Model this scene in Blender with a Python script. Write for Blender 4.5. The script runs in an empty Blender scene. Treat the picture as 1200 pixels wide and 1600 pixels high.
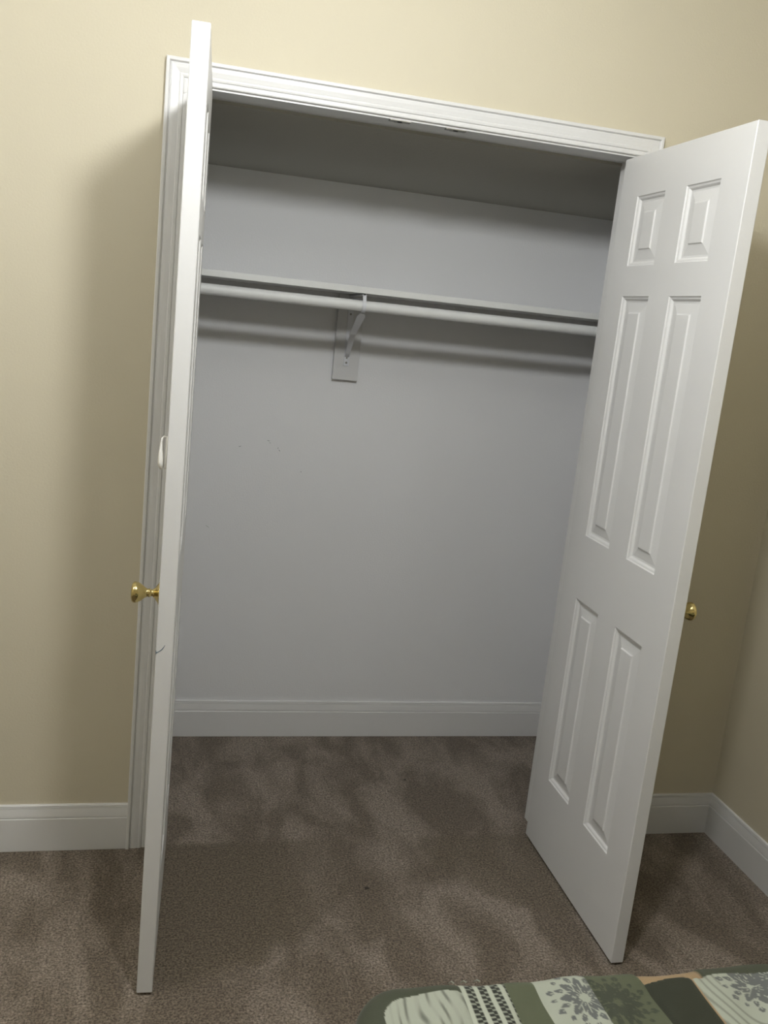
import bpy, bmesh, math, random
import numpy as np
from mathutils import Vector, Matrix

random.seed(7)
C = bpy.context.scene.collection
S = bpy.context.scene

# ------------------------------------------------------------------ camera
def make_camera():
    loc = Vector((-0.6091, -2.4752, 1.5531))
    yaw, pit, rol, f = 0.238533, -0.203879, 0.106221, 1439.70
    fwd = Vector((math.sin(yaw)*math.cos(pit), math.cos(yaw)*math.cos(pit), math.sin(pit)))
    r = Vector((math.cos(yaw), -math.sin(yaw), 0)); u = r.cross(fwd)
    r2 = math.cos(rol)*r + math.sin(rol)*u
    u2 = -math.sin(rol)*r + math.cos(rol)*u
    cd = bpy.data.cameras.new('camera'); co = bpy.data.objects.new('camera', cd); C.objects.link(co)
    m = Matrix((r2, u2, -fwd)).transposed().to_4x4(); m.translation = loc
    co.matrix_world = m
    cd.sensor_fit = 'VERTICAL'; cd.sensor_height = 24; cd.lens = 24*f/1600
    cd.clip_start = 0.02
    S.camera = co
make_camera()

# ------------------------------------------------------------------ light and exposure
LAMP_POS = (-0.27, -1.42, 2.37)
LAMP_RADIUS = 0.075
LAMP_STRENGTH = 265.0
LAMP_COLOR = (0.975, 0.99, 0.995)
FILL_POS = (-1.9, -1.25, 2.45)     # added fill light: an unseen larger, dimmer globe further left
FILL_RADIUS = 0.15
FILL_STRENGTH = 27.0
S.view_settings.view_transform = 'Standard'
S.view_settings.look = 'None'
S.view_settings.gamma = 1
S.view_settings.use_curve_mapping = False
S.view_settings.exposure = 0.0
w = bpy.data.worlds.new('world'); S.world = w; w.use_nodes = True
w.node_tree.nodes['Background'].inputs[0].default_value = (0.02, 0.02, 0.022, 1)
w.node_tree.nodes['Background'].inputs[1].default_value = 0.3

# ------------------------------------------------------------------ dimensions
W = 1.2084; DW = W/2 - 0.003; DH = 2.042; Z0 = 0.008; DT = 0.035
ZO = 2.06            # underside of head jamb
CI = 2.065           # casing inner edge
CW = 0.0555          # casing width
JD = 0.1040          # jamb depth
YB = 0.7114          # closet back wall
ZCB = 1.9845         # closet ceiling at the back
XR = 1.2132          # right wall of the room
XL, YR, ZC = -2.6, -3.9, 2.74
CXL, CXR = -0.78, 0.92   # closet side walls
BB = 0.138

# ------------------------------------------------------------------ material helpers
def mat(name, color, rough=0.5, spec=0.5, metal=0.0, bump=None, var=None, coat=0.0):
    m = bpy.data.materials.new(name); m.use_nodes = True
    nt = m.node_tree; b = nt.nodes['Principled BSDF']
    b.inputs['Base Color'].default_value = (*color, 1)
    b.inputs['Roughness'].default_value = rough
    b.inputs['Specular IOR Level'].default_value = spec
    b.inputs['Metallic'].default_value = metal
    b.inputs['Coat Weight'].default_value = coat
    tc = nt.nodes.new('ShaderNodeTexCoord')
    if var:
        sc, amt = var
        n = nt.nodes.new('ShaderNodeTexNoise'); n.inputs['Scale'].default_value = sc
        n.inputs['Detail'].default_value = 4
        nt.links.new(tc.outputs['Object'], n.inputs['Vector'])
        mx = nt.nodes.new('ShaderNodeMixRGB')
        mx.inputs[1].default_value = (*[c*(1-amt) for c in color], 1)
        mx.inputs[2].default_value = (*[min(1, c*(1+amt)) for c in color], 1)
        nt.links.new(n.outputs['Fac'], mx.inputs[0]); nt.links.new(mx.outputs[0], b.inputs['Base Color'])
    if bump:
        sc, st, dist = bump
        n2 = nt.nodes.new('ShaderNodeTexNoise'); n2.inputs['Scale'].default_value = sc
        n2.inputs['Detail'].default_value = 3
        nt.links.new(tc.outputs['Object'], n2.inputs['Vector'])
        bp = nt.nodes.new('ShaderNodeBump'); bp.inputs['Strength'].default_value = st
        bp.inputs['Distance'].default_value = dist
        nt.links.new(n2.outputs['Fac'], bp.inputs['Height']); nt.links.new(bp.outputs[0], b.inputs['Normal'])
    return m

M_WALL = mat('beige_paint', (0.60, 0.552, 0.425), 0.6, 0.35, bump=(160, 0.25, 0.002), var=(3, 0.015))
M_CLOSET = mat('closet_paint', (0.73, 0.735, 0.745), 0.75, 0.25, bump=(180, 0.25, 0.002), var=(2.5, 0.02))
M_CCEIL = mat('shaded_closet_ceiling', (0.36, 0.35, 0.31), 0.9, 0.2, bump=(120, 0.3, 0.002))  # same paint as the closet walls, darkened to carry the ceiling's shade
M_CEIL = mat('ceiling_paint', (0.75, 0.74, 0.71), 0.9, 0.2, bump=(90, 0.4, 0.003))
M_TRIM = mat('white_trim_paint', (0.70, 0.70, 0.695), 0.34, 0.5, var=(6, 0.012))
M_DOOR = mat('white_door_paint', (0.655, 0.655, 0.65), 0.40, 0.5, bump=(220, 0.12, 0.001), var=(4, 0.02))
M_SHELF = mat('white_shelf_melamine', (0.66, 0.67, 0.66), 0.45, 0.4)
M_PLATE = mat('painted_board', (0.60, 0.60, 0.60), 0.5, 0.4)
M_BRACKET = mat('white_coated_steel', (0.62, 0.63, 0.66), 0.3, 0.5)
M_BRASS = mat('polished_brass', (0.64, 0.53, 0.25), 0.14, 0.5, 1.0)
M_STEEL = mat('dull_steel', (0.30, 0.29, 0.26), 0.45, 0.5, 1.0)
M_HOOK = mat('white_plastic', (0.78, 0.77, 0.73), 0.3, 0.5)
M_DARK = mat('dark_hole', (0.05, 0.05, 0.05), 0.8)
M_MARK = mat('blue_grey_pen', (0.10, 0.15, 0.19), 0.7)
M_SCUFF = mat('grey_scuff', (0.26, 0.27, 0.28), 0.8)
M_LINT = mat('dark_lint', (0.05, 0.04, 0.035), 0.9)
M_TAN = mat('tan_lining', (0.50, 0.36, 0.20), 0.85, 0.2, bump=(300, 0.3, 0.002), var=(25, 0.12))
M_WOOD = mat('dark_bed_wood', (0.10, 0.055, 0.03), 0.4, var=(8, 0.3))
M_SHEET = mat('pale_mattress_cloth', (0.62, 0.60, 0.55), 0.9, 0.2)

def carpet_mat():
    m = bpy.data.materials.new('taupe_carpet'); m.use_nodes = True
    nt = m.node_tree; b = nt.nodes['Principled BSDF']; L = nt.links.new
    b.inputs['Roughness'].default_value = 1.0
    b.inputs['Specular IOR Level'].default_value = 0.05
    b.inputs['Sheen Weight'].default_value = 0.12
    tc = nt.nodes.new('ShaderNodeTexCoord')
    def noise(scale, detail, rough=0.5, mp=None, dist=0.0):
        n = nt.nodes.new('ShaderNodeTexNoise'); n.inputs['Scale'].default_value = scale
        n.inputs['Detail'].default_value = detail; n.inputs['Roughness'].default_value = rough
        n.inputs['Distortion'].default_value = dist
        if mp:
            q = nt.nodes.new('ShaderNodeMapping'); q.inputs['Scale'].default_value = mp[0]
            q.inputs['Rotation'].default_value = (0, 0, mp[1]); q.inputs['Location'].default_value = mp[2]
            L(tc.outputs['Object'], q.inputs['Vector']); L(q.outputs[0], n.inputs['Vector'])
        else:
            L(tc.outputs['Object'], n.inputs['Vector'])
        return n.outputs['Fac']
    def ramp(fac, a, bb, ca, cb):
        r = nt.nodes.new('ShaderNodeValToRGB')
        r.color_ramp.elements[0].position = a; r.color_ramp.elements[0].color = (*ca, 1)
        r.color_ramp.elements[1].position = bb; r.color_ramp.elements[1].color = (*cb, 1)
        L(fac, r.inputs[0]); return r.outputs[0]
    def mul(a, c):
        x = nt.nodes.new('ShaderNodeMixRGB'); x.blend_type = 'MULTIPLY'; x.inputs[0].default_value = 1
        L(a, x.inputs[1]); L(c, x.inputs[2]); return x.outputs[0]
    patch = ramp(noise(1.0, 4, 0.55, ((6.5, 3.0, 1), 0.42, (0.7, 2.3, 0)), 0.5), 0.42, 0.60,
                 (0.165, 0.134, 0.102), (0.272, 0.228, 0.186))       # pile brushed either way
    # pile brushed down by the two doors swinging over it: a quarter disc about each hinge
    sep = nt.nodes.new('ShaderNodeSeparateXYZ'); L(tc.outputs['Object'], sep.inputs[0])
    def math_(op, a, b_=None, c_=None):
        x = nt.nodes.new('ShaderNodeMath'); x.operation = op
        for i, v in enumerate((a, b_, c_)):
            if v is None: continue
            if isinstance(v, (int, float)): x.inputs[i].default_value = v
            else: L(v, x.inputs[i])
        return x.outputs[0]
    def smooth(v, a, b_):
        x = nt.nodes.new('ShaderNodeMapRange'); x.interpolation_type = 'SMOOTHSTEP'
        x.inputs['From Min'].default_value = a; x.inputs['From Max'].default_value = b_
        L(v, x.inputs['Value']); return x.outputs[0]
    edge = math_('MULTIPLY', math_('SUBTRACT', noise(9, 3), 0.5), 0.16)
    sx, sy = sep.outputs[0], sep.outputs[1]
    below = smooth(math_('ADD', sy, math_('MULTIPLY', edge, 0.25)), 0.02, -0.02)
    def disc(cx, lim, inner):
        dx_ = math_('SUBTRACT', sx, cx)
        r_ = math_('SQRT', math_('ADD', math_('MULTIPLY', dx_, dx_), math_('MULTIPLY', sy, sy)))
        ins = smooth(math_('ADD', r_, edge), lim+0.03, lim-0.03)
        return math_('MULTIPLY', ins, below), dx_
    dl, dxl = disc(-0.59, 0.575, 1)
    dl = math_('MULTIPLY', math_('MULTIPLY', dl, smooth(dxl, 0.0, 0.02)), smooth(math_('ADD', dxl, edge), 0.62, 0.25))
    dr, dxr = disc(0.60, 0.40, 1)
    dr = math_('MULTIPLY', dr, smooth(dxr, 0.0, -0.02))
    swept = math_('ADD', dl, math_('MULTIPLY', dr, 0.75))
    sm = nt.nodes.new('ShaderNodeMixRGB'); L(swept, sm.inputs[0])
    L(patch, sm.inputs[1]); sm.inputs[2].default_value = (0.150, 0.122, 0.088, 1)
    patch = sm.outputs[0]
    tuft = ramp(noise(175, 3, 0.75), 0.38, 0.64, (0.42, 0.41, 0.40), (1.50, 1.50, 1.50))
    clump = ramp(noise(60, 3, 0.6), 0.3, 0.7, (0.86, 0.86, 0.86), (1.12, 1.12, 1.12))
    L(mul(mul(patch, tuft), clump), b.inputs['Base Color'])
    bp = nt.nodes.new('ShaderNodeBump'); bp.inputs['Strength'].default_value = 0.8
    bp.inputs['Distance'].default_value = 0.006
    L(noise(190, 3, 0.7), bp.inputs['Height']); L(bp.outputs[0], b.inputs['Normal'])
    return m
M_CARPET = carpet_mat()

# ------------------------------------------------------------------ mesh helpers
def tag(o, label=None, cat=None, group=None, kind=None):
    if label: o['label'] = label
    if cat: o['category'] = cat
    if group: o['group'] = group
    if kind: o['kind'] = kind
    return o

def obj(name, bm, m, parent=None, smooth=False, angle=None, loc=None):
    me = bpy.data.meshes.new(name)
    bmesh.ops.recalc_face_normals(bm, faces=bm.faces)
    bm.to_mesh(me); bm.free()
    for mm in (m if isinstance(m, (list, tuple)) else [m]): me.materials.append(mm)
    o = bpy.data.objects.new(name, me); C.objects.link(o)
    if loc: o.location = loc
    if parent: o.parent = parent
    if smooth:
        me.shade_smooth()
        if angle: me.set_sharp_from_angle(angle=math.radians(angle))
    return o

def empty(name, loc=(0, 0, 0)):
    o = bpy.data.objects.new(name, None); C.objects.link(o); o.location = loc
    o.empty_display_size = 0.05
    return o

def add_box(bm, x0, x1, y0, y1, z0, z1, bevel=0.0, mi=0):
    g = bmesh.ops.create_cube(bm, size=1)
    for v in g['verts']:
        v.co = Vector(((x0+x1)/2 + v.co.x*(x1-x0), (y0+y1)/2 + v.co.y*(y1-y0), (z0+z1)/2 + v.co.z*(z1-z0)))
    fs = set(f for v in g['verts'] for f in v.link_faces)
    for f in fs: f.material_index = mi
    if bevel:
        es = list(set(e for v in g['verts'] for e in v.link_edges))
        bmesh.ops.bevel(bm, geom=es, offset=bevel, segments=2, affect='EDGES', profile=0.6)
    return g

def box(name, x0, x1, y0, y1, z0, z1, m, parent=None, bevel=0.0):
    bm = bmesh.new(); add_box(bm, x0, x1, y0, y1, z0, z1, bevel)
    return obj(name, bm, m, parent)

def add_lathe(bm, prof, axis=Vector((0, 0, 1)), origin=Vector((0, 0, 0)), n=40):
    axis = Vector(axis).normalized(); origin = Vector(origin)
    q = Vector((0, 0, 1)).rotation_difference(axis)
    rings = []
    for r, h in prof:
        if r < 1e-6:
            rings.append([bm.verts.new(origin + q @ Vector((0, 0, h)))])
        else:
            rings.append([bm.verts.new(origin + q @ Vector((r*math.cos(2*math.pi*k/n), r*math.sin(2*math.pi*k/n), h))) for k in range(n)])
    for a, b in zip(rings, rings[1:]):
        for k in range(n):
            k2 = (k+1) % n
            if len(a) == 1 and len(b) == 1: continue
            if len(a) == 1: bm.faces.new((a[0], b[k], b[k2]))
            elif len(b) == 1: bm.faces.new((a[k], b[0], a[k2]))
            else: bm.faces.new((a[k], b[k], b[k2], a[k2]))
    return rings

def add_tube(bm, pts, rad, n=14, closed_ends=True):
    pts = [Vector(p) for p in pts]
    rads = rad if isinstance(rad, (list, tuple)) else [rad]*len(pts)
    up = Vector((0.13, 0.27, 0.95)).normalized(); rings = []
    for i, p in enumerate(pts):
        t = (pts[min(i+1, len(pts)-1)] - pts[max(i-1, 0)]).normalized()
        a = t.cross(up).normalized(); b = t.cross(a).normalized()
        rings.append([bm.verts.new(p + rads[i]*(math.cos(2*math.pi*k/n)*a + math.sin(2*math.pi*k/n)*b)) for k in range(n)])
    for a, b in zip(rings, rings[1:]):
        for k in range(n):
            bm.faces.new((a[k], a[(k+1) % n], b[(k+1) % n], b[k]))
    if closed_ends:
        bm.faces.new(rings[0][::-1]); bm.faces.new(rings[-1])

def add_sweep(bm, path, prof):
    """path: list of functions (u, t) -> Vector for each mitre station; prof: (u, t) pairs, closed."""
    rows = [[bm.verts.new(fn(u, t)) for u, t in prof] for fn in path]
    n = len(prof)
    for a, b in zip(rows, rows[1:]):
        for k in range(n):
            bm.faces.new((a[k], a[(k+1) % n], b[(k+1) % n], b[k]))
    bm.faces.new(rows[0][::-1]); bm.faces.new(rows[-1])

# ------------------------------------------------------------------ room shell
def structure(o, label, cat): return tag(o, label, cat, kind='structure')

bm = bmesh.new(); add_box(bm, XL-0.1, XR+0.1, YR-0.1, YB+0.1, -0.08, 0.0)
structure(obj('floor', bm, M_CARPET), 'brown taupe cut pile carpet covering the bedroom and closet floor', 'carpet')

# wall round the closet opening: beige to the room, grey-white to the closet
OX = W/2 + 0.019; OZ = ZO + 0.019
bm = bmesh.new()
for x0, x1, z0, z1 in ((XL, -OX, 0, ZC), (OX, XR, 0, ZC), (-OX, OX, OZ, ZC)):
    add_box(bm, x0, x1, 0, 0.055, z0, z1, mi=0)
    add_box(bm, x0, x1, 0.055, JD-0.004, z0, z1, mi=1)
bmesh.ops.remove_doubles(bm, verts=bm.verts, dist=1e-5)
structure(obj('wall_back', bm, [M_WALL, M_CLOSET]), 'beige painted bedroom wall around the closet opening', 'wall')
structure(box('wall_right', XR, XR+0.1, YR, YB+0.1, 0, ZC, M_WALL), 'beige painted wall at right meeting the closet wall in a corner', 'wall')
structure(box('wall_left', XL-0.1, XL, YR, YB+0.1, 0, ZC, M_WALL), 'beige painted wall at the far left side of the bedroom', 'wall')
structure(box('wall_front', XL, XR, YR-0.1, YR, 0, ZC, M_WALL), 'beige painted wall behind the viewer and the bed', 'wall')
structure(box('ceiling', XL, XR, YR, 0.0, ZC, ZC+0.1, M_CEIL), 'white bedroom ceiling above the lamp', 'ceiling')
structure(box('wall_closet_back', CXL-0.05, CXR+0.05, YB, YB+0.08, 0, 2.3, M_CLOSET), 'pale grey back wall inside the closet with faint scuffs', 'wall')
structure(box('wall_closet_left', CXL-0.05, CXL, JD-0.004, YB, 0, 2.3, M_CLOSET), 'pale grey left side wall inside the closet', 'wall')
structure(box('wall_closet_right', CXR, CXR+0.05, JD-0.004, YB, 0, 2.3, M_CLOSET), 'pale grey right side wall inside the closet', 'wall')
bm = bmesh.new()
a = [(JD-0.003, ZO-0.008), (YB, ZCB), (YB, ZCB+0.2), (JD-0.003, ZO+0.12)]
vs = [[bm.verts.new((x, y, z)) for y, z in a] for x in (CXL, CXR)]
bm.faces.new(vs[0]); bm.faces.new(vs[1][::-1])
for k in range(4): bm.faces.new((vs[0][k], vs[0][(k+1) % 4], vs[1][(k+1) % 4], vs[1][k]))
structure(obj('ceiling_closet', bm, M_CCEIL), 'closet ceiling with shade painted into its grey, sloping down to the back wall', 'ceiling')

# scuffs on the closet back wall
wb = bpy.data.objects['wall_closet_back']
def scuff(x, z, strokes):
    bm = bmesh.new()
    for dx, dz, ex, ez, r in strokes:
        add_tube(bm, [(x+dx, YB-0.0002, z+dz), (x+(dx+ex)/2+0.0008, YB-0.0002, z+(dz+ez)/2), (x+ex, YB-0.0002, z+ez)], [r*0.6, r, r*0.5], 6)
    obj('scuff_mark', bm, M_SCUFF, wb)
scuff(-0.368, 1.0764, [(-0.004, 0.0, 0.003, 0.003, 0.0012)])
scuff(-0.2706, 1.1015, [(-0.006, 0.004, 0.003, 0.002, 0.0011), (0.003, -0.003, 0.006, -0.006, 0.0009)])
scuff(-0.2352, 1.077, [(-0.001, 0.007, -0.003, 0.001, 0.0009), (0.001, -0.002, 0.006, -0.007, 0.0011)])
scuff(-0.150, 1.0031, [(-0.001, 0.0, 0.002, -0.001, 0.0015)])
scuff(-0.4586, 0.789, [(-0.008, 0.003, 0.004, -0.006, 0.0008)])

# ------------------------------------------------------------------ jambs and casing
bm = bmesh.new()
JT = 0.019
add_box(bm, -W/2-JT, -W/2, -0.001, JD, 0, ZO+JT)
add_box(bm, W/2, W/2+JT, -0.001, JD, 0, ZO+JT)
add_box(bm, -W/2, W/2, -0.001, JD, ZO, ZO+JT)
jamb = structure(obj('trim_1', bm, M_TRIM), 'flat white door jamb lining the closet opening', 'door jamb')

prof = [(0, 0), (0, 0.007), (0.0015, 0.0088), (0.004, 0.0095), (0.009, 0.0095), (0.0105, 0.0085), (0.012, 0.0085),
        (0.0135, 0.0112), (0.018, 0.0122), (0.021, 0.0122), (0.0225, 0.0108), (0.0242, 0.0112), (0.034, 0.0128), (0.0415, 0.0132),
        (0.043, 0.0118), (0.0445, 0.0118), (0.0465, 0.0162), (0.048, 0.0175), (0.0535, 0.0175), (CW, 0.016), (CW, 0)]
xi = W/2 + 0.005
bm = bmesh.new()
add_sweep(bm, [lambda u, t: Vector((-xi-u, -t, 0)), lambda u, t: Vector((-xi-u, -t, CI+u)),
               lambda u, t: Vector((xi+u, -t, CI+u)), lambda u, t: Vector((xi+u, -t, 0))], prof)
casing = structure(obj('trim_2', bm, M_TRIM), 'white moulded casing framing the closet opening', 'door casing')
# little thin curved bead at the top left inside corner
pts = [(-xi-0.010+0.010*math.cos(t), -0.0105, CI-0.006+0.016*math.sin(t)) for t in [math.pi*(0.75+0.09*k) for k in range(11)]]
bm = bmesh.new(); add_tube(bm, pts, 0.0011, 6)
obj('curved_bead', bm, M_TRIM, casing)

# ball catch strike plates under the head jamb
for x in (-0.0735, 0.078):
    o = empty('catch_plate', (x, 0.0080, ZO))
    tag(o, 'small dull metal ball catch plate under the closet head jamb, '+('left' if x < 0 else 'right')+' of the pair', 'catch plate', 'ball catch plates under the head jamb')
    bm = bmesh.new(); add_box(bm, -0.028, 0.028, -0.0105, 0.0105, -0.0028, 0, 0.0006); obj('plate', bm, M_STEEL, o)
    bm = bmesh.new(); add_box(bm, -0.012, 0.012, 0.0105, 0.0185, -0.0022, -0.0002, 0.0005); obj('lip', bm, M_STEEL, o)
    bm = bmesh.new(); add_lathe(bm, [(0, -0.0030), (0.0055, -0.0030), (0.0062, -0.0036), (0.007, -0.0027)], n=24); obj('socket', bm, M_DARK, o, True)

# ------------------------------------------------------------------ baseboards
bprof = [(0, 0), (0.0135, 0), (0.014, 0.001), (0.014, 0.0975), (0.0128, 0.0995), (0.0108, 0.1000), (0.0108, 0.1020), (0.0128, 0.1025), (0.0122, 0.108),
         (0.0105, 0.118), (0.0088, 0.1265), (0.0088, 0.1300), (0.0070, 0.1305), (0.0070, 0.1325), (0.0085, 0.1330), (0.0075, 0.1365), (0.0050, BB), (0, BB)]
def baseboard(name, p0, p1, nrm, label, m0=0.0, m1=0.0):
    p0 = Vector((*p0, 0)); p1 = Vector((*p1, 0)); nrm = Vector((*nrm, 0)); d = (p1-p0).normalized()
    bm = bmesh.new()
    add_sweep(bm, [lambda t, z: p0 + nrm*t + d*(m0*t) + Vector((0, 0, z)),
                   lambda t, z: p1 + nrm*t - d*(m1*t) + Vector((0, 0, z))], bprof)
    structure(obj(name, bm, M_TRIM), label, 'baseboard')
xo = xi + CW
baseboard('baseboard_back_left', (XL, 0), (-xo, 0), (0, -1), 'white baseboard on the beige wall left of the closet', 1, 0)
baseboard('baseboard_back_right', (xo, 0), (XR, 0), (0, -1), 'short white baseboard behind the open right closet door', 0, 1)
baseboard('baseboard_right', (XR, 0), (XR, YR), (-1, 0), 'white baseboard running along the right wall', 1, 1)
baseboard('baseboard_left', (XL, YR), (XL, 0), (1, 0), 'white baseboard along the far left bedroom wall', 1, 1)
baseboard('baseboard_front', (XR, YR), (XL, YR), (0, 1), 'white baseboard along the wall behind the bed', 1, 1)
baseboard('baseboard_closet_back', (CXL, YB), (CXR, YB), (0, -1), 'white baseboard along the back wall inside the closet', 1, 1)
baseboard('baseboard_closet_left', (CXL, JD), (CXL, YB), (1, 0), 'white baseboard on the left side wall inside the closet', 0, 1)
baseboard('baseboard_closet_right', (CXR, YB), (CXR, JD), (-1, 0), 'white baseboard on the right side wall inside the closet', 1, 0)

# ------------------------------------------------------------------ six panel doors
PX = [(0.100, 0.2465), (0.348, 0.4945)]
PZ = [(0.242, 0.819), (1.005, 1.676), (1.755, 1.936)]
PPROF = [(0, 0), (0.0025, 0.0030), (0.0065, 0.0042), (0.0085, 0.0058), (0.0115, 0.0090), (0.0160, 0.0096),
         (0.0370, 0.0062), (0.0415, 0.0052), (0.0440, 0.0024), (0.0470, 0.0020)]
def door_mesh(sx):
    """door local frame: hinge pin at origin, slab towards sx*x, thickness 0.004..0.039 in +y."""
    bm = bmesh.new(); y0, y1 = 0.004, 0.004+DT; e = 0.0015
    xs = sorted([e, DW-e] + [v for p in PX for v in p]); zs = sorted([e, DH-e] + [v for p in PZ for v in p])
    for ys, dirn in ((y0, 1), (y1, -1)):
        grid = {}
        def V(x, z, d=0):
            k = (round(x, 5), round(z, 5), round(d, 5))
            if k not in grid: grid[k] = bm.verts.new((sx*x, ys + dirn*d, z))
            return grid[k]
        for i in range(len(xs)-1):
            for j in range(len(zs)-1):
                xa, xb, za, zb = xs[i], xs[i+1], zs[j], zs[j+1]
                if (xa, xb) in PX and (za, zb) in PZ:
                    prev = None
                    for off, d in PPROF:
                        r = [V(xa+off, za+off, d), V(xb-off, za+off, d), V(xb-off, zb-off, d), V(xa+off, zb-off, d)]
                        if prev:
                            for k in range(4): bm.faces.new((prev[k], prev[(k+1) % 4], r[(k+1) % 4], r[k]))
                        prev = r
                    bm.faces.new(prev)
                else:
                    bm.faces.new((V(xa, za), V(xb, za), V(xb, zb), V(xa, zb)))
    # eased edges all round
    def ring(y, i):
        pts = []
        xa, xb, za, zb = i, DW-i, i, DH-i
        for x in xs_r(xa, xb): pts.append((x, za))
        for z in zs_r(za, zb)[1:]: pts.append((xb, z))
        for x in xs_r(xa, xb)[::-1][1:]: pts.append((x, zb))
        for z in zs_r(za, zb)[::-1][1:-1]: pts.append((xa, z))
        return [bm.verts.new((sx*x, y, z)) for x, z in pts]
    def xs_r(a, b): return [a]+xs[1:-1]+[b]
    def zs_r(a, b): return [a]+zs[1:-1]+[b]
    R = [ring(y0, e), ring(y0+e, 0), ring(y1-e, 0), ring(y1, e)]
    for a, b in zip(R, R[1:]):
        n = len(a)
        for k in range(n): bm.faces.new((a[k], a[(k+1) % n], b[(k+1) % n], b[k]))
    bmesh.ops.remove_doubles(bm, verts=bm.verts, dist=1e-5)
    return bm

KZ = 0.938 - Z0; KX = DW - 0.0605
def add_knob(door, sx):
    o = Vector((sx*KX, 0.004, KZ))
    bm = bmesh.new()
    add_lathe(bm, [(0, 0.0), (0.0255, 0.0), (0.0255, 0.0015), (0.0235, 0.0035), (0.0215, 0.0040), (0.017, 0.0075), (0.0125, 0.0095), (0.0108, 0.012),
                   (0.0075, 0.0155), (0.0075, 0.020), (0.0095, 0.0215), (0.0095, 0.0235), (0.0082, 0.0255), (0.0110, 0.031), (0.0170, 0.038), (0.0215, 0.045),
                   (0.0230, 0.050), (0.0225, 0.0545), (0.0195, 0.0580), (0.0140, 0.0596), (0.0, 0.0602)][5:] , (0, -1, 0), o, 48)
    k = obj('knob', bm, M_BRASS, door, True, 60); k['label'] = 'polished brass knob'
    bm = bmesh.new()
    add_lathe(bm, [(0.012, 0.0), (0.0255, 0.0), (0.0257, 0.0015), (0.0240, 0.0035), (0.0205, 0.0042), (0.0165, 0.0078), (0.012, 0.0098)], (0, -1, 0), o, 48)
    obj('rosette', bm, M_BRASS, k, True, 50)

def add_hinges(door, sx):
    for z in (0.22, 1.02, 1.80):
        bm = bmesh.new()
        for k in range(5):
            add_lathe(bm, [(0, k*0.0178), (0.0048, k*0.0178), (0.0048, k*0.0178+0.0170), (0, k*0.0178+0.0170)], (0, 0, 1), (0, -0.002, z-0.044), 16)
        add_lathe(bm, [(0, 0), (0.003, 0), (0.0042, 0.002), (0.003, 0.004), (0, 0.0045)], (0, 0, 1), (0, -0.002, z+0.045), 16)
        add_box(bm, -0.0012 if sx > 0 else 0.0002, -0.0002 if sx > 0 else 0.0012, 0.0, 0.030, z-0.044, z+0.044)
        h = obj('hinge', bm, M_TRIM, door, True, 40)

LEFT_A, RIGHT_A = 92.35, 90.165
LHX = 0.014      # the left door hangs a little inside its jamb
dL = obj('door_1', door_mesh(1), M_DOOR, loc=(-W/2+LHX, -0.004, Z0)); dL.rotation_euler = (0, 0, -math.radians(LEFT_A))
structure(dL, 'white panelled left closet door swung open, seen on its narrow edge', 'door')
dR = obj('door_2', door_mesh(-1), M_DOOR, loc=(W/2, -0.004, Z0)); dR.rotation_euler = (0, 0, math.radians(RIGHT_A))
structure(dR, 'white six panel right closet door swung open showing its inner face', 'door')
add_knob(dL, 1); add_knob(dR, -1); add_hinges(dL, 1); add_hinges(dR, -1)

# pen mark and scuffs on the free edge of the left door (edge face is local x = DW)
def edge_mark(name, pts, r, m):
    bm = bmesh.new(); add_tube(bm, [(DW-0.0002+0.0003, y, z) for y, z in pts], r, 6); o = obj(name, bm, m, dL); return o
zm = 0.8370 - Z0
o = edge_mark('pen_mark', [(0.0045, zm-0.012), (0.007, zm-0.0095), (0.012, zm-0.006), (0.016, zm-0.003), (0.0195, zm+0.002), (0.0225, zm+0.0075)],
          [0.0004, 0.0009, 0.0008, 0.0010, 0.0008, 0.0003], M_MARK); o['label'] = 'blue grey pen mark'
edge_mark('pen_mark', [(0.0042, zm-0.004), (0.0050, zm-0.009), (0.0045, zm-0.014)], [0.0003, 0.0010, 0.0004], M_MARK)['label'] = 'blue grey pen mark'

# adhesive hook on the outer face of the left door
hook = empty('wall_hook', (0, 0, 0))
tag(hook, 'small white plastic adhesive hook stuck on the left closet door above its knob', 'hook')
a = math.radians(-LEFT_A)
hook.location = Vector((-W/2+LHX, -0.004, 0)) + Matrix.Rotation(a, 3, 'Z') @ Vector((DW-0.026, 0.004, 0)) + Vector((0, 0, 1.246))
hook.rotation_euler = (0, 0, a)      # local -y points away from the door face
bm = bmesh.new(); N = 32
def oval(y, rx, rz, zc=0): return [bm.verts.new((rx*math.cos(2*math.pi*k/N), y, zc + rz*math.sin(2*math.pi*k/N))) for k in range(N)]
R = [oval(0, 0.015, 0.034), oval(-0.0022, 0.015, 0.034), oval(-0.0036, 0.0135, 0.0325), oval(-0.0040, 0.010, 0.028)]
for p, q in zip(R, R[1:]):
    for k in range(N): bm.faces.new((p[k], p[(k+1) % N], q[(k+1) % N], q[k]))
bm.faces.new(R[0]); bm.faces.new(R[-1])
obj('base_plate', bm, M_HOOK, hook, True, 40)
bm = bmesh.new()
pts = [(0, -0.002, 0.031), (0, -0.008, 0.033), (0, -0.0120, 0.028), (0, -0.0135, 0.018), (0, -0.0135, 0.008), (0, -0.0130, -0.002),
       (0, -0.0125, -0.012), (0, -0.0120, -0.022), (0, -0.0110, -0.030), (0, -0.0100, -0.034)]
add_tube(bm, pts, [0.0022, 0.0024, 0.0024, 0.0024, 0.0032, 0.0050, 0.0062, 0.0064, 0.0050, 0.0018], 14)
for v in bm.verts: v.co.x *= 1.7
obj('hook_arm', bm, M_HOOK, hook, True)

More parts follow.
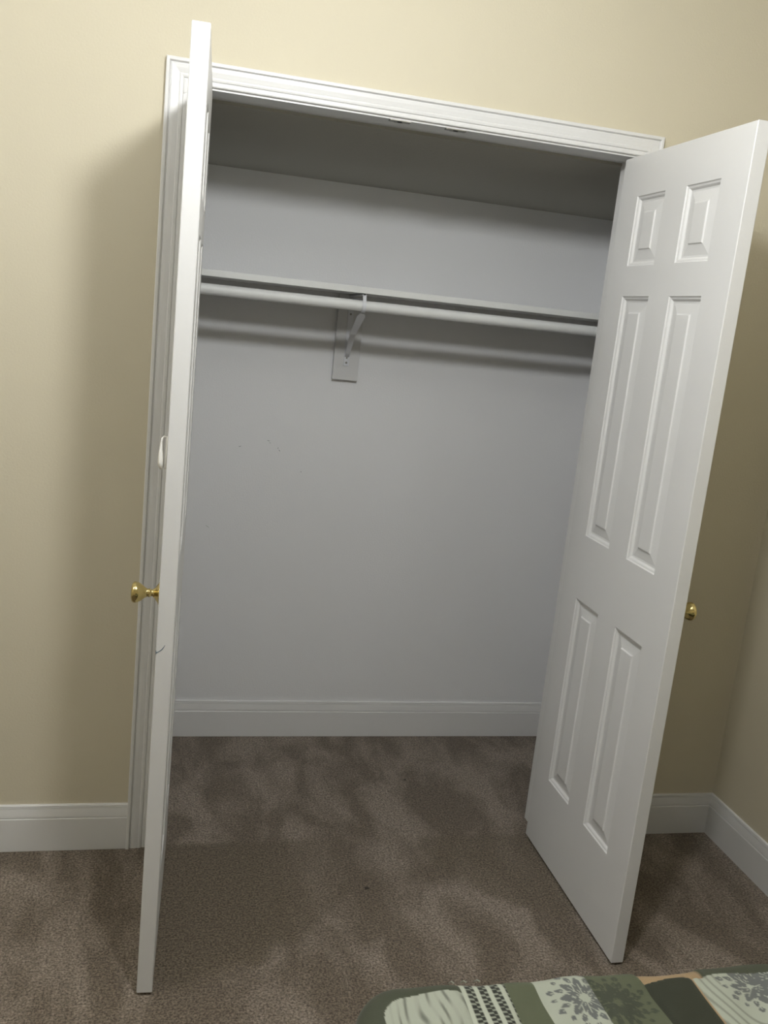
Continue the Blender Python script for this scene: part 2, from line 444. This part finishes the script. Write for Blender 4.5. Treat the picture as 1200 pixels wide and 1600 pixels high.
# ------------------------------------------------------------------ shelf, rod, bracket
YS, ZS = 0.3763, 1.6464
sh = tag(empty('closet_shelf', (0, YB, ZS)), 'long white closet shelf across the closet above the hanging rod', 'shelf')
bm = bmesh.new(); add_box(bm, CXL, CXR, YS-YB, 0, -0.019, 0, 0.0012); obj('board', bm, M_SHELF, sh)
bm = bmesh.new(); add_box(bm, CXL+0.001, CXL+0.019, -0.30, -0.001, -0.108, -0.0195, 0.001); obj('side_cleat', bm, M_PLATE, sh)
bm = bmesh.new(); add_box(bm, CXR-0.019, CXR-0.001, -0.30, -0.001, -0.108, -0.0195, 0.001); obj('side_cleat', bm, M_PLATE, sh)

YD, ZD, RD = 0.3867, 1.5897, 0.0165
rod = empty('closet_rod', (0, YD, ZD))
tag(rod, 'round white hanging rod running under the closet shelf', 'closet rod')
bm = bmesh.new(); add_lathe(bm, [(0, 0), (RD, 0), (RD, CXR-CXL-0.044), (0, CXR-CXL-0.044)], (1, 0, 0), (CXL+0.022, 0, 0), 40); obj('pole', bm, M_SHELF, rod, True, 40)
for x, s in ((CXL+0.0195, 1), (CXR-0.0195, -1)):
    bm = bmesh.new(); add_lathe(bm, [(0, 0), (0.028, 0), (0.028, 0.003), (0.0205, 0.006), (0.0205, 0.016), (0.0168, 0.016), (0.0168, 0.004)], (s, 0, 0), (x, 0, 0), 32)
    obj('end_socket', bm, M_BRACKET, rod, True, 40)

PXL = -0.0729
tag(box('backing_board', PXL, PXL+0.089, YB-0.019, YB-0.0002, 1.3375, ZS-0.0192, M_PLATE, None, 0.0015),
    'flat white painted board fixed upright behind the shelf bracket', 'board')

br = tag(empty('shelf_bracket', (-0.0288, YB-0.0192, 1.402)), 'white metal shelf and rod bracket under the middle of the shelf', 'bracket')
zt = ZS-0.0195 - 1.402          # underside of shelf in bracket frame
yf = YS+0.012 - (YB-0.0192)    # front reach (negative)
def strip(bm, pts, wid, th, sk=None):
    """flat strip bent along pts in the y-z plane; x drifts by sk towards the front"""
    P = [Vector((0, y, z)) for y, z in pts]; rows = []
    for i, p in enumerate(P):
        t = (P[min(i+1, len(P)-1)] - P[max(i-1, 0)]).normalized(); n = Vector((0, -t.z, t.y))
        dx = (p.y/yf)*-0.018
        wi = wid[i] if isinstance(wid, (list, tuple)) else wid
        rows.append([bm.verts.new(p + Vector((dx+sx*wi/2, 0, 0)) + n*k) for sx, k in ((-1, 0), (1, 0), (1, th), (-1, th))])
    for a_, b_ in zip(rows, rows[1:]):
        for k in range(4): bm.faces.new((a_[k], a_[(k+1) % 4], b_[(k+1) % 4], b_[k]))
    bm.faces.new(rows[0]); bm.faces.new(rows[-1][::-1])
bm = bmesh.new(); add_box(bm, -0.0095, 0.0095, -0.003, 0, -0.016, zt, 0.0012); obj('wall_leg', bm, M_BRACKET, br)
bm = bmesh.new(); strip(bm, [(-0.001, zt-0.003), (yf, zt-0.003)], 0.016, 0.0025); strip(bm, [(-0.001, zt-0.011), (yf, zt-0.011)], 0.003, 0.008)
obj('top_arm', bm, M_BRACKET, br)
yr_, zr_ = YD-(YB-0.0192), ZD-1.402
bm = bmesh.new()
strip(bm, [(-0.002, 0.018), (-0.02, 0.028), (-0.10, 0.098), (yr_+0.035, zr_-0.030), (yr_+0.012, zr_-0.021)], [0.014, 0.015, 0.020, 0.026, 0.014], 0.003)
obj('brace', bm, M_BRACKET, br)
bm = bmesh.new()
pts = [(yr_+0.0185*math.cos(t), zr_+0.0185*math.sin(t)) for t in [math.radians(d) for d in range(-30, -231, -12)]]
pts += [(yf-0.001, zt-0.006), (yf+0.001, zt-0.002)]
strip(bm, pts, 0.011, 0.0018)
obj('rod_hook', bm, M_BRACKET, br, True, 40)
for z, r in ((-0.004, 0.0036), (0.012, 0.0030), (0.16, 0.0036)):
    bm = bmesh.new(); add_lathe(bm, [(0, 0.0042), (r*0.6, 0.0042), (r, 0.003)], (0, -1, 0), (0, 0, z), 20); obj('screw', bm, M_STEEL, br, True)
dx = -0.018
bm = bmesh.new(); add_box(bm, dx-0.0022, dx+0.0022, yf-0.0060, yf-0.0015, zt-0.0045, zt-0.0008); obj('slot', bm, M_DARK, br)

# ------------------------------------------------------------------ ceiling lamp and the added fill globe (their glow lights the room)
def make_lamp(pos, rad, strength, label):
    lamp = tag(empty('lamp_or_fill', (pos[0], pos[1], ZC)), label, 'lamp')
    zl = pos[2]-ZC; t = zl+rad
    bm = bmesh.new(); add_lathe(bm, [(0, 0), (0.065, 0), (0.065, -0.008), (0.05, -0.022), (0.012, -0.03), (0, -0.03)], n=40); obj('canopy', bm, M_BRASS, lamp, True, 40)
    bm = bmesh.new(); add_lathe(bm, [(0, -0.03), (0.006, -0.03), (0.006, t+0.02), (0, t+0.02)], n=20); obj('stem', bm, M_BRASS, lamp, True, 40)
    bm = bmesh.new(); add_lathe(bm, [(0, t+0.022), (0.022, t+0.02), (0.028, t-0.008), (0.020, t-0.008)], n=32); obj('fitter', bm, M_BRASS, lamp, True, 40)
    m = bpy.data.materials.new('glowing_globe'); m.use_nodes = True
    b = m.node_tree.nodes['Principled BSDF']
    b.inputs['Base Color'].default_value = (0.8, 0.8, 0.8, 1)
    b.inputs['Emission Color'].default_value = (*LAMP_COLOR, 1); b.inputs['Emission Strength'].default_value = strength
    bm = bmesh.new(); bmesh.ops.create_uvsphere(bm, u_segments=32, v_segments=20, radius=rad)
    for v in bm.verts: v.co.z += zl
    obj('globe', bm, m, lamp, True)
make_lamp(LAMP_POS, LAMP_RADIUS, LAMP_STRENGTH, 'small round glass globe lamp hanging on a brass stem above the foot of the bed')
make_lamp(FILL_POS, FILL_RADIUS, FILL_STRENGTH, 'added unseen fill light, a large dimmer globe hanging at the left side of the bedroom')

# ------------------------------------------------------------------ bed and comforter
BX0, BX1, BYF, BYB, BZ = -0.315, 1.165, -1.358, -3.45, 0.62
bed = tag(empty('bed', ((BX0+BX1)/2, (BYF+BYB)/2, 0)), 'low bed standing in front of the closet under the patchwork comforter', 'bed')
def bbox(name, x0, x1, y0, y1, z0, z1, m, bev):
    bm = bmesh.new(); ox, oy = bed.location.x, bed.location.y
    add_box(bm, x0-ox, x1-ox, y0-oy, y1-oy, z0, z1, bev); return obj(name, bm, m, bed)
bbox('mattress', BX0+0.03, BX1-0.03, BYB+0.02, BYF-0.03, 0.36, BZ-0.022, M_SHEET, 0.05)
bbox('box_spring', BX0+0.035, BX1-0.035, BYB+0.02, BYF-0.035, 0.18, 0.36, M_SHEET, 0.015)
for x in (BX0+0.06, BX1-0.11):
    for y in (BYB+0.06, BYF-0.11): bbox('leg', x, x+0.05, y, y+0.05, 0.0, 0.18, M_WOOD, 0.004)
bbox('headboard', BX0+0.03, BX1-0.03, BYB-0.04, BYB, 0.10, 1.10, M_WOOD, 0.012)

# comforter: a draped grid coloured patch by patch
GREEN = (0.078, 0.088, 0.052); DGREEN = (0.024, 0.027, 0.016); BIND = (0.046, 0.052, 0.033)
CREAM = (0.315, 0.335, 0.275); GREY = (0.105, 0.112, 0.108); BLACK = (0.020, 0.022, 0.017); TAN = (0.27, 0.19, 0.105)
PER = 0.86
def petal(px, py, ang, r0, r1, wd):
    """1 inside an almond petal that runs from r0 to r1 along ang"""
    c, s = math.cos(ang), math.sin(ang); u = px*c+py*s; v = -px*s+py*c
    t = (u-r0)/(r1-r0); ok = (t > 0) & (t < 1); tt = np.clip(t, 0, 1)
    return ok & (np.abs(v) < wd*np.sin(np.pi*tt**0.8)) & (np.abs(v) > wd*0.13*(tt < 0.45))
def damask(px, py):
    m = np.zeros(px.shape, bool)
    for k in range(8):
        a_ = k*math.pi/4 + 0.39
        m |= petal(px, py, a_, 0.007, 0.027, 0.0050)
        m |= petal(px, py, a_+math.pi/8, 0.017, 0.041, 0.0066)
        m |= petal(px, py, a_+0.05, 0.030, 0.047, 0.0042)
    r = np.hypot(px, py)
    for k in range(8):
        a_ = k*math.pi/4 + 0.2
        m |= petal(px, py, a_+0.12, 0.045, 0.058, 0.0052) | petal(px, py, a_-0.22, 0.044, 0.054, 0.0036)
    return m & (r > 0.004)
def cloth_color(X, Y):
    """X across the bed, Y distance in from the foot edge along the cloth (arc length)."""
    col = np.empty(X.shape+(3,)); col[:] = GREEN
    xx = (X + 0.32) % PER - 0.32
    rs = np.random.RandomState(3)
    def setc(m, c): col[m] = c
    # streaky cream patch
    streak = 0.5+0.5*np.sin(X*420 + 2.2*np.sin(Y*40+X*30) + 1.5*np.sin(X*97))
    hatch = np.clip((streak-0.55)*2.2, 0, 1)*np.clip(0.5+0.6*np.sin(Y*55+X*210), 0.15, 1)
    m = xx < -0.155
    c = np.array(CREAM)[None]*(1-0.62*hatch[..., None]); col[m] = c[m]
    # woven stripe band
    m = (xx >= -0.155) & (xx < -0.086)
    u = (xx+0.155)/0.069*3.5; fu = u % 1
    bar = fu < 0.32
    dash = (((Y/0.0095) + np.floor((fu-0.32)/0.34)*0.5) % 1 < 0.66) & (((fu-0.32)/0.34) % 1 > 0.14)
    setc(m, (0.22, 0.235, 0.19)); setc(m & dash & ~bar, BLACK); setc(m & bar, (0.36, 0.38, 0.31))
    m = (xx >= -0.086) & (xx < -0.040); setc(m, GREEN)
    fx, fy = 0.024, 0.062
    py = (Y - fy + 0.15) % 0.30 - 0.15
    dm = damask(xx-fx, py)
    m = (xx >= -0.040) & (xx < 0.045); setc(m, CREAM); setc(m & dm, GREY)
    dm2 = damask(xx-0.072, (Y-0.075+0.15) % 0.30 - 0.15) | damask((xx-0.072)*1.3+0.004, ((Y-0.075+0.15) % 0.30 - 0.15)*1.3)
    m = (xx >= 0.045) & (xx < 0.133); setc(m, GREEN); setc(m & dm2, (0.042, 0.048, 0.032)); setc((xx > -0.055) & (xx < -0.040) & dm, (0.042, 0.048, 0.032))
    m = (xx >= 0.133) & (xx < 0.212); setc(m, DGREEN)
    m = (xx >= 0.212) & (xx < 0.216); setc(m, TAN)
    m = xx >= 0.216
    rr = np.hypot((xx-0.305), (py-0.01)*0.8)
    con = 0.5+0.5*np.sin(np.hypot(xx-0.30, (Y-0.02)*0.5)*520)
    hat = np.clip(con-0.6, 0, 1)*2.0*(rr > 0.055)
    c = np.array(CREAM)[None]*(1-0.5*hat[..., None]); col[m] = c[m]
    setc(m & (damask(xx-0.305, py+0.005) | damask((xx-0.345)*0.9, (py+0.012)*0.9)), GREY)
    # binding round the hem
    return col
R_C, RE, DROP = 0.075, 0.030, 0.34     # plan corner radius, edge roll radius, hang
def make_comforter():
    x0, x1, y0, y1 = BX0, BX1, BYB+0.35, BYF
    dx = np.concatenate([np.arange(x0, 0.42, 0.0018), np.arange(0.42, x1, 0.012), [x1]])
    dy = np.concatenate([np.arange(0, 0.20, 0.0018), np.arange(0.20, y1-y0, 0.012), [y1-y0]])   # distance in from the foot edge
    nx, ny = len(dx), len(dy)
    X, D = np.meshgrid(dx, dy, indexing='ij')
    # inset of every point measured from the rounded outline
    ex = np.minimum(X-x0, x1-X); ey = D
    inc = (ex < R_C) & (ey < R_C)
    ins = np.where(inc, R_C-np.hypot(R_C-ex, R_C-ey), np.minimum(ex, ey))
    # pull corner points that lie outside the rounded outline back on to it
    out = inc & (ins < 0)
    k = np.where(out, R_C/np.maximum(np.hypot(R_C-ex, R_C-ey), 1e-6), 1.0)
    ex2 = R_C-(R_C-ex)*k; ey2 = R_C-(R_C-ey)*k
    Xn = np.where(out, np.where(X-x0 < x1-X, x0+ex2, x1-ex2), X); Dn = np.where(out, ey2, D)
    ins = np.maximum(ins, 0)
    t = np.clip(ins/RE, 0, 1)
    z = BZ - RE*(1-np.sqrt(np.clip(1-(1-t)**2, 0, 1)))
    z += (0.0030*np.sin(Xn*34+1)*np.sin(Dn*21+0.6) + 0.0022*np.sin(Xn*71+Dn*37)) * np.clip(ins/0.06, 0, 1)
    # seams between patches sit a little low
    xx = (Xn+0.32) % PER - 0.32
    for s in (-0.155, -0.086, -0.040, 0.045, 0.133, 0.212):
        z -= 0.0022*np.exp(-((xx-s)/0.0045)**2)*np.clip(ins/0.03, 0.3, 1)
    wav = 0.003*np.sin(Xn*23+0.5)+0.0015*np.sin(Xn*61)
    Yn = y1 - Dn + wav*np.clip(1-Dn/0.12, 0, 1)
    verts = np.stack([Xn, Yn, z], -1).reshape(-1, 3)
    col = cloth_color(Xn, Dn)
    bw = 0.033*(1+0.12*np.sin(Xn*40))
    xq = Xn
    hem = (ins < bw) & ((xq < -0.155) | (xq > 0.235)) | (ins < 0.006) & (xq > -0.086) & (xq < 0.045)
    col[hem] = BIND
    tanm = (Dn < 0.034+0.003*np.sin(Xn*60)) & (xq > 0.121+0.3*Dn) & (xq < 0.235)
    col[tanm] = TAN
    z2 = verts[:, 2].reshape(nx, ny); z2[tanm] -= 0.004
    idx = np.arange(nx*ny).reshape(nx, ny)
    f = np.stack([idx[:-1, :-1], idx[1:, :-1], idx[1:, 1:], idx[:-1, 1:]], -1).reshape(-1, 4)
    # skirt: outline dropped in rows
    outl = [idx[0, j] for j in range(ny-1, 0, -1)] + [idx[i, 0] for i in range(nx)] + [idx[-1, j] for j in range(1, ny)]
    base = verts[outl]; n0 = len(verts); rows = [outl]; V = [verts]; CO = [col.reshape(-1, 3)]
    P = base[:, :2]; tg = np.gradient(P, axis=0); nn = np.stack([-tg[:, 1], tg[:, 0]], -1); L_ = np.maximum(np.hypot(nn[:, 0], nn[:, 1]), 1e-5)[:, None]; nn = nn/L_
    cen = np.array([(x0+x1)/2, (y0+y1)/2]); sg = np.sign(((P-cen)*nn).sum(1))[:, None]; nn = nn*sg
    # smooth normals through the corners
    for _ in range(60):
        nn[1:-1] = (nn[:-2]+nn[1:-1]+nn[2:])/3
    arc = np.concatenate([[0], np.cumsum(np.hypot(*np.diff(P, axis=0).T))])
    NR = 14
    for r in range(1, NR+1):
        h = DROP*r/NR
        q = P + nn*(0.004*np.sin(arc*30)*(h/DROP) + 0.006*np.sin(arc*13+1)*(h/DROP))[:, None] - nn*0.004*(r/NR)
        V.append(np.column_stack([q, BZ-RE-h+0*arc])); rows.append(list(range(n0+(r-1)*len(outl), n0+r*len(outl))))
        cc = cloth_color(base[:, 0], np.full(len(outl), -h))
        if r >= NR-1: cc[:] = BIND
        CO.append(cc)
    F = [tuple(x) for x in f.tolist()]
    for a_, b_ in zip(rows, rows[1:]):
        for k_ in range(len(outl)-1): F.append((int(a_[k_]), int(b_[k_]), int(b_[k_+1]), int(a_[k_+1])))
    V = np.concatenate(V); CO = np.concatenate(CO)
    me = bpy.data.meshes.new('comforter'); me.from_pydata(V.tolist(), [], F); me.update()
    at = me.color_attributes.new('cloth', 'FLOAT_COLOR', 'POINT')
    at.data.foreach_set('color', np.column_stack([CO, np.ones(len(CO))]).astype('f').ravel())
    me.shade_smooth()
    m = bpy.data.materials.new('patchwork_cloth'); m.use_nodes = True; nt = m.node_tree; b_ = nt.nodes['Principled BSDF']
    b_.inputs['Roughness'].default_value = 0.75; b_.inputs['Specular IOR Level'].default_value = 0.25; b_.inputs['Sheen Weight'].default_value = 0.1
    an = nt.nodes.new('ShaderNodeAttribute'); an.attribute_name = 'cloth'; nt.links.new(an.outputs['Color'], b_.inputs['Base Color'])
    tc = nt.nodes.new('ShaderNodeTexCoord'); n = nt.nodes.new('ShaderNodeTexNoise'); n.inputs['Scale'].default_value = 400
    nt.links.new(tc.outputs['Object'], n.inputs['Vector'])
    bp = nt.nodes.new('ShaderNodeBump'); bp.inputs['Strength'].default_value = 0.3; bp.inputs['Distance'].default_value = 0.001
    nt.links.new(n.outputs['Fac'], bp.inputs['Height']); nt.links.new(bp.outputs[0], b_.inputs['Normal'])
    me.materials.append(m)
    o = bpy.data.objects.new('comforter', me); C.objects.link(o)
    sol = o.modifiers.new('thickness', 'SOLIDIFY'); sol.thickness = 0.003; sol.offset = -1
    return o
com = make_comforter()
tag(com, 'green and cream patchwork comforter with damask flowers spread over the bed', 'comforter')

# fringe of the woven stripe band at the hem
bm = bmesh.new()
for k, x in enumerate((-0.158, -0.139, -0.118)):
    add_tube(bm, [(x, BYF-0.004, BZ-0.004), (x-0.001, BYF+0.004, BZ-0.008), (x-0.003, BYF+0.010, BZ-0.016)], [0.0011, 0.0009, 0.0005], 8)
o = obj('hem_fringe', bm, mat('cream_thread', CREAM, 0.9), com); o['label'] = 'cream thread ends'

# ------------------------------------------------------------------ lint on the carpet
def lint(x, y, s, lab):
    bm = bmesh.new(); bmesh.ops.create_icosphere(bm, subdivisions=2, radius=0.004*s)
    for v in bm.verts:
        v.co *= 1+random.uniform(-0.25, 0.25); v.co.x *= 1.5; v.co.z *= 0.5
    tag(obj('lint_speck', bm, M_LINT, loc=(x, y, 0.0018*s), smooth=True), lab, 'lint')
lint(0.256, 0.359, 0.9, 'tiny dark speck of lint on the carpet inside the closet')
lint(-0.0005, -0.244, 1.1, 'tiny dark speck of lint on the bedroom carpet between the two doors')
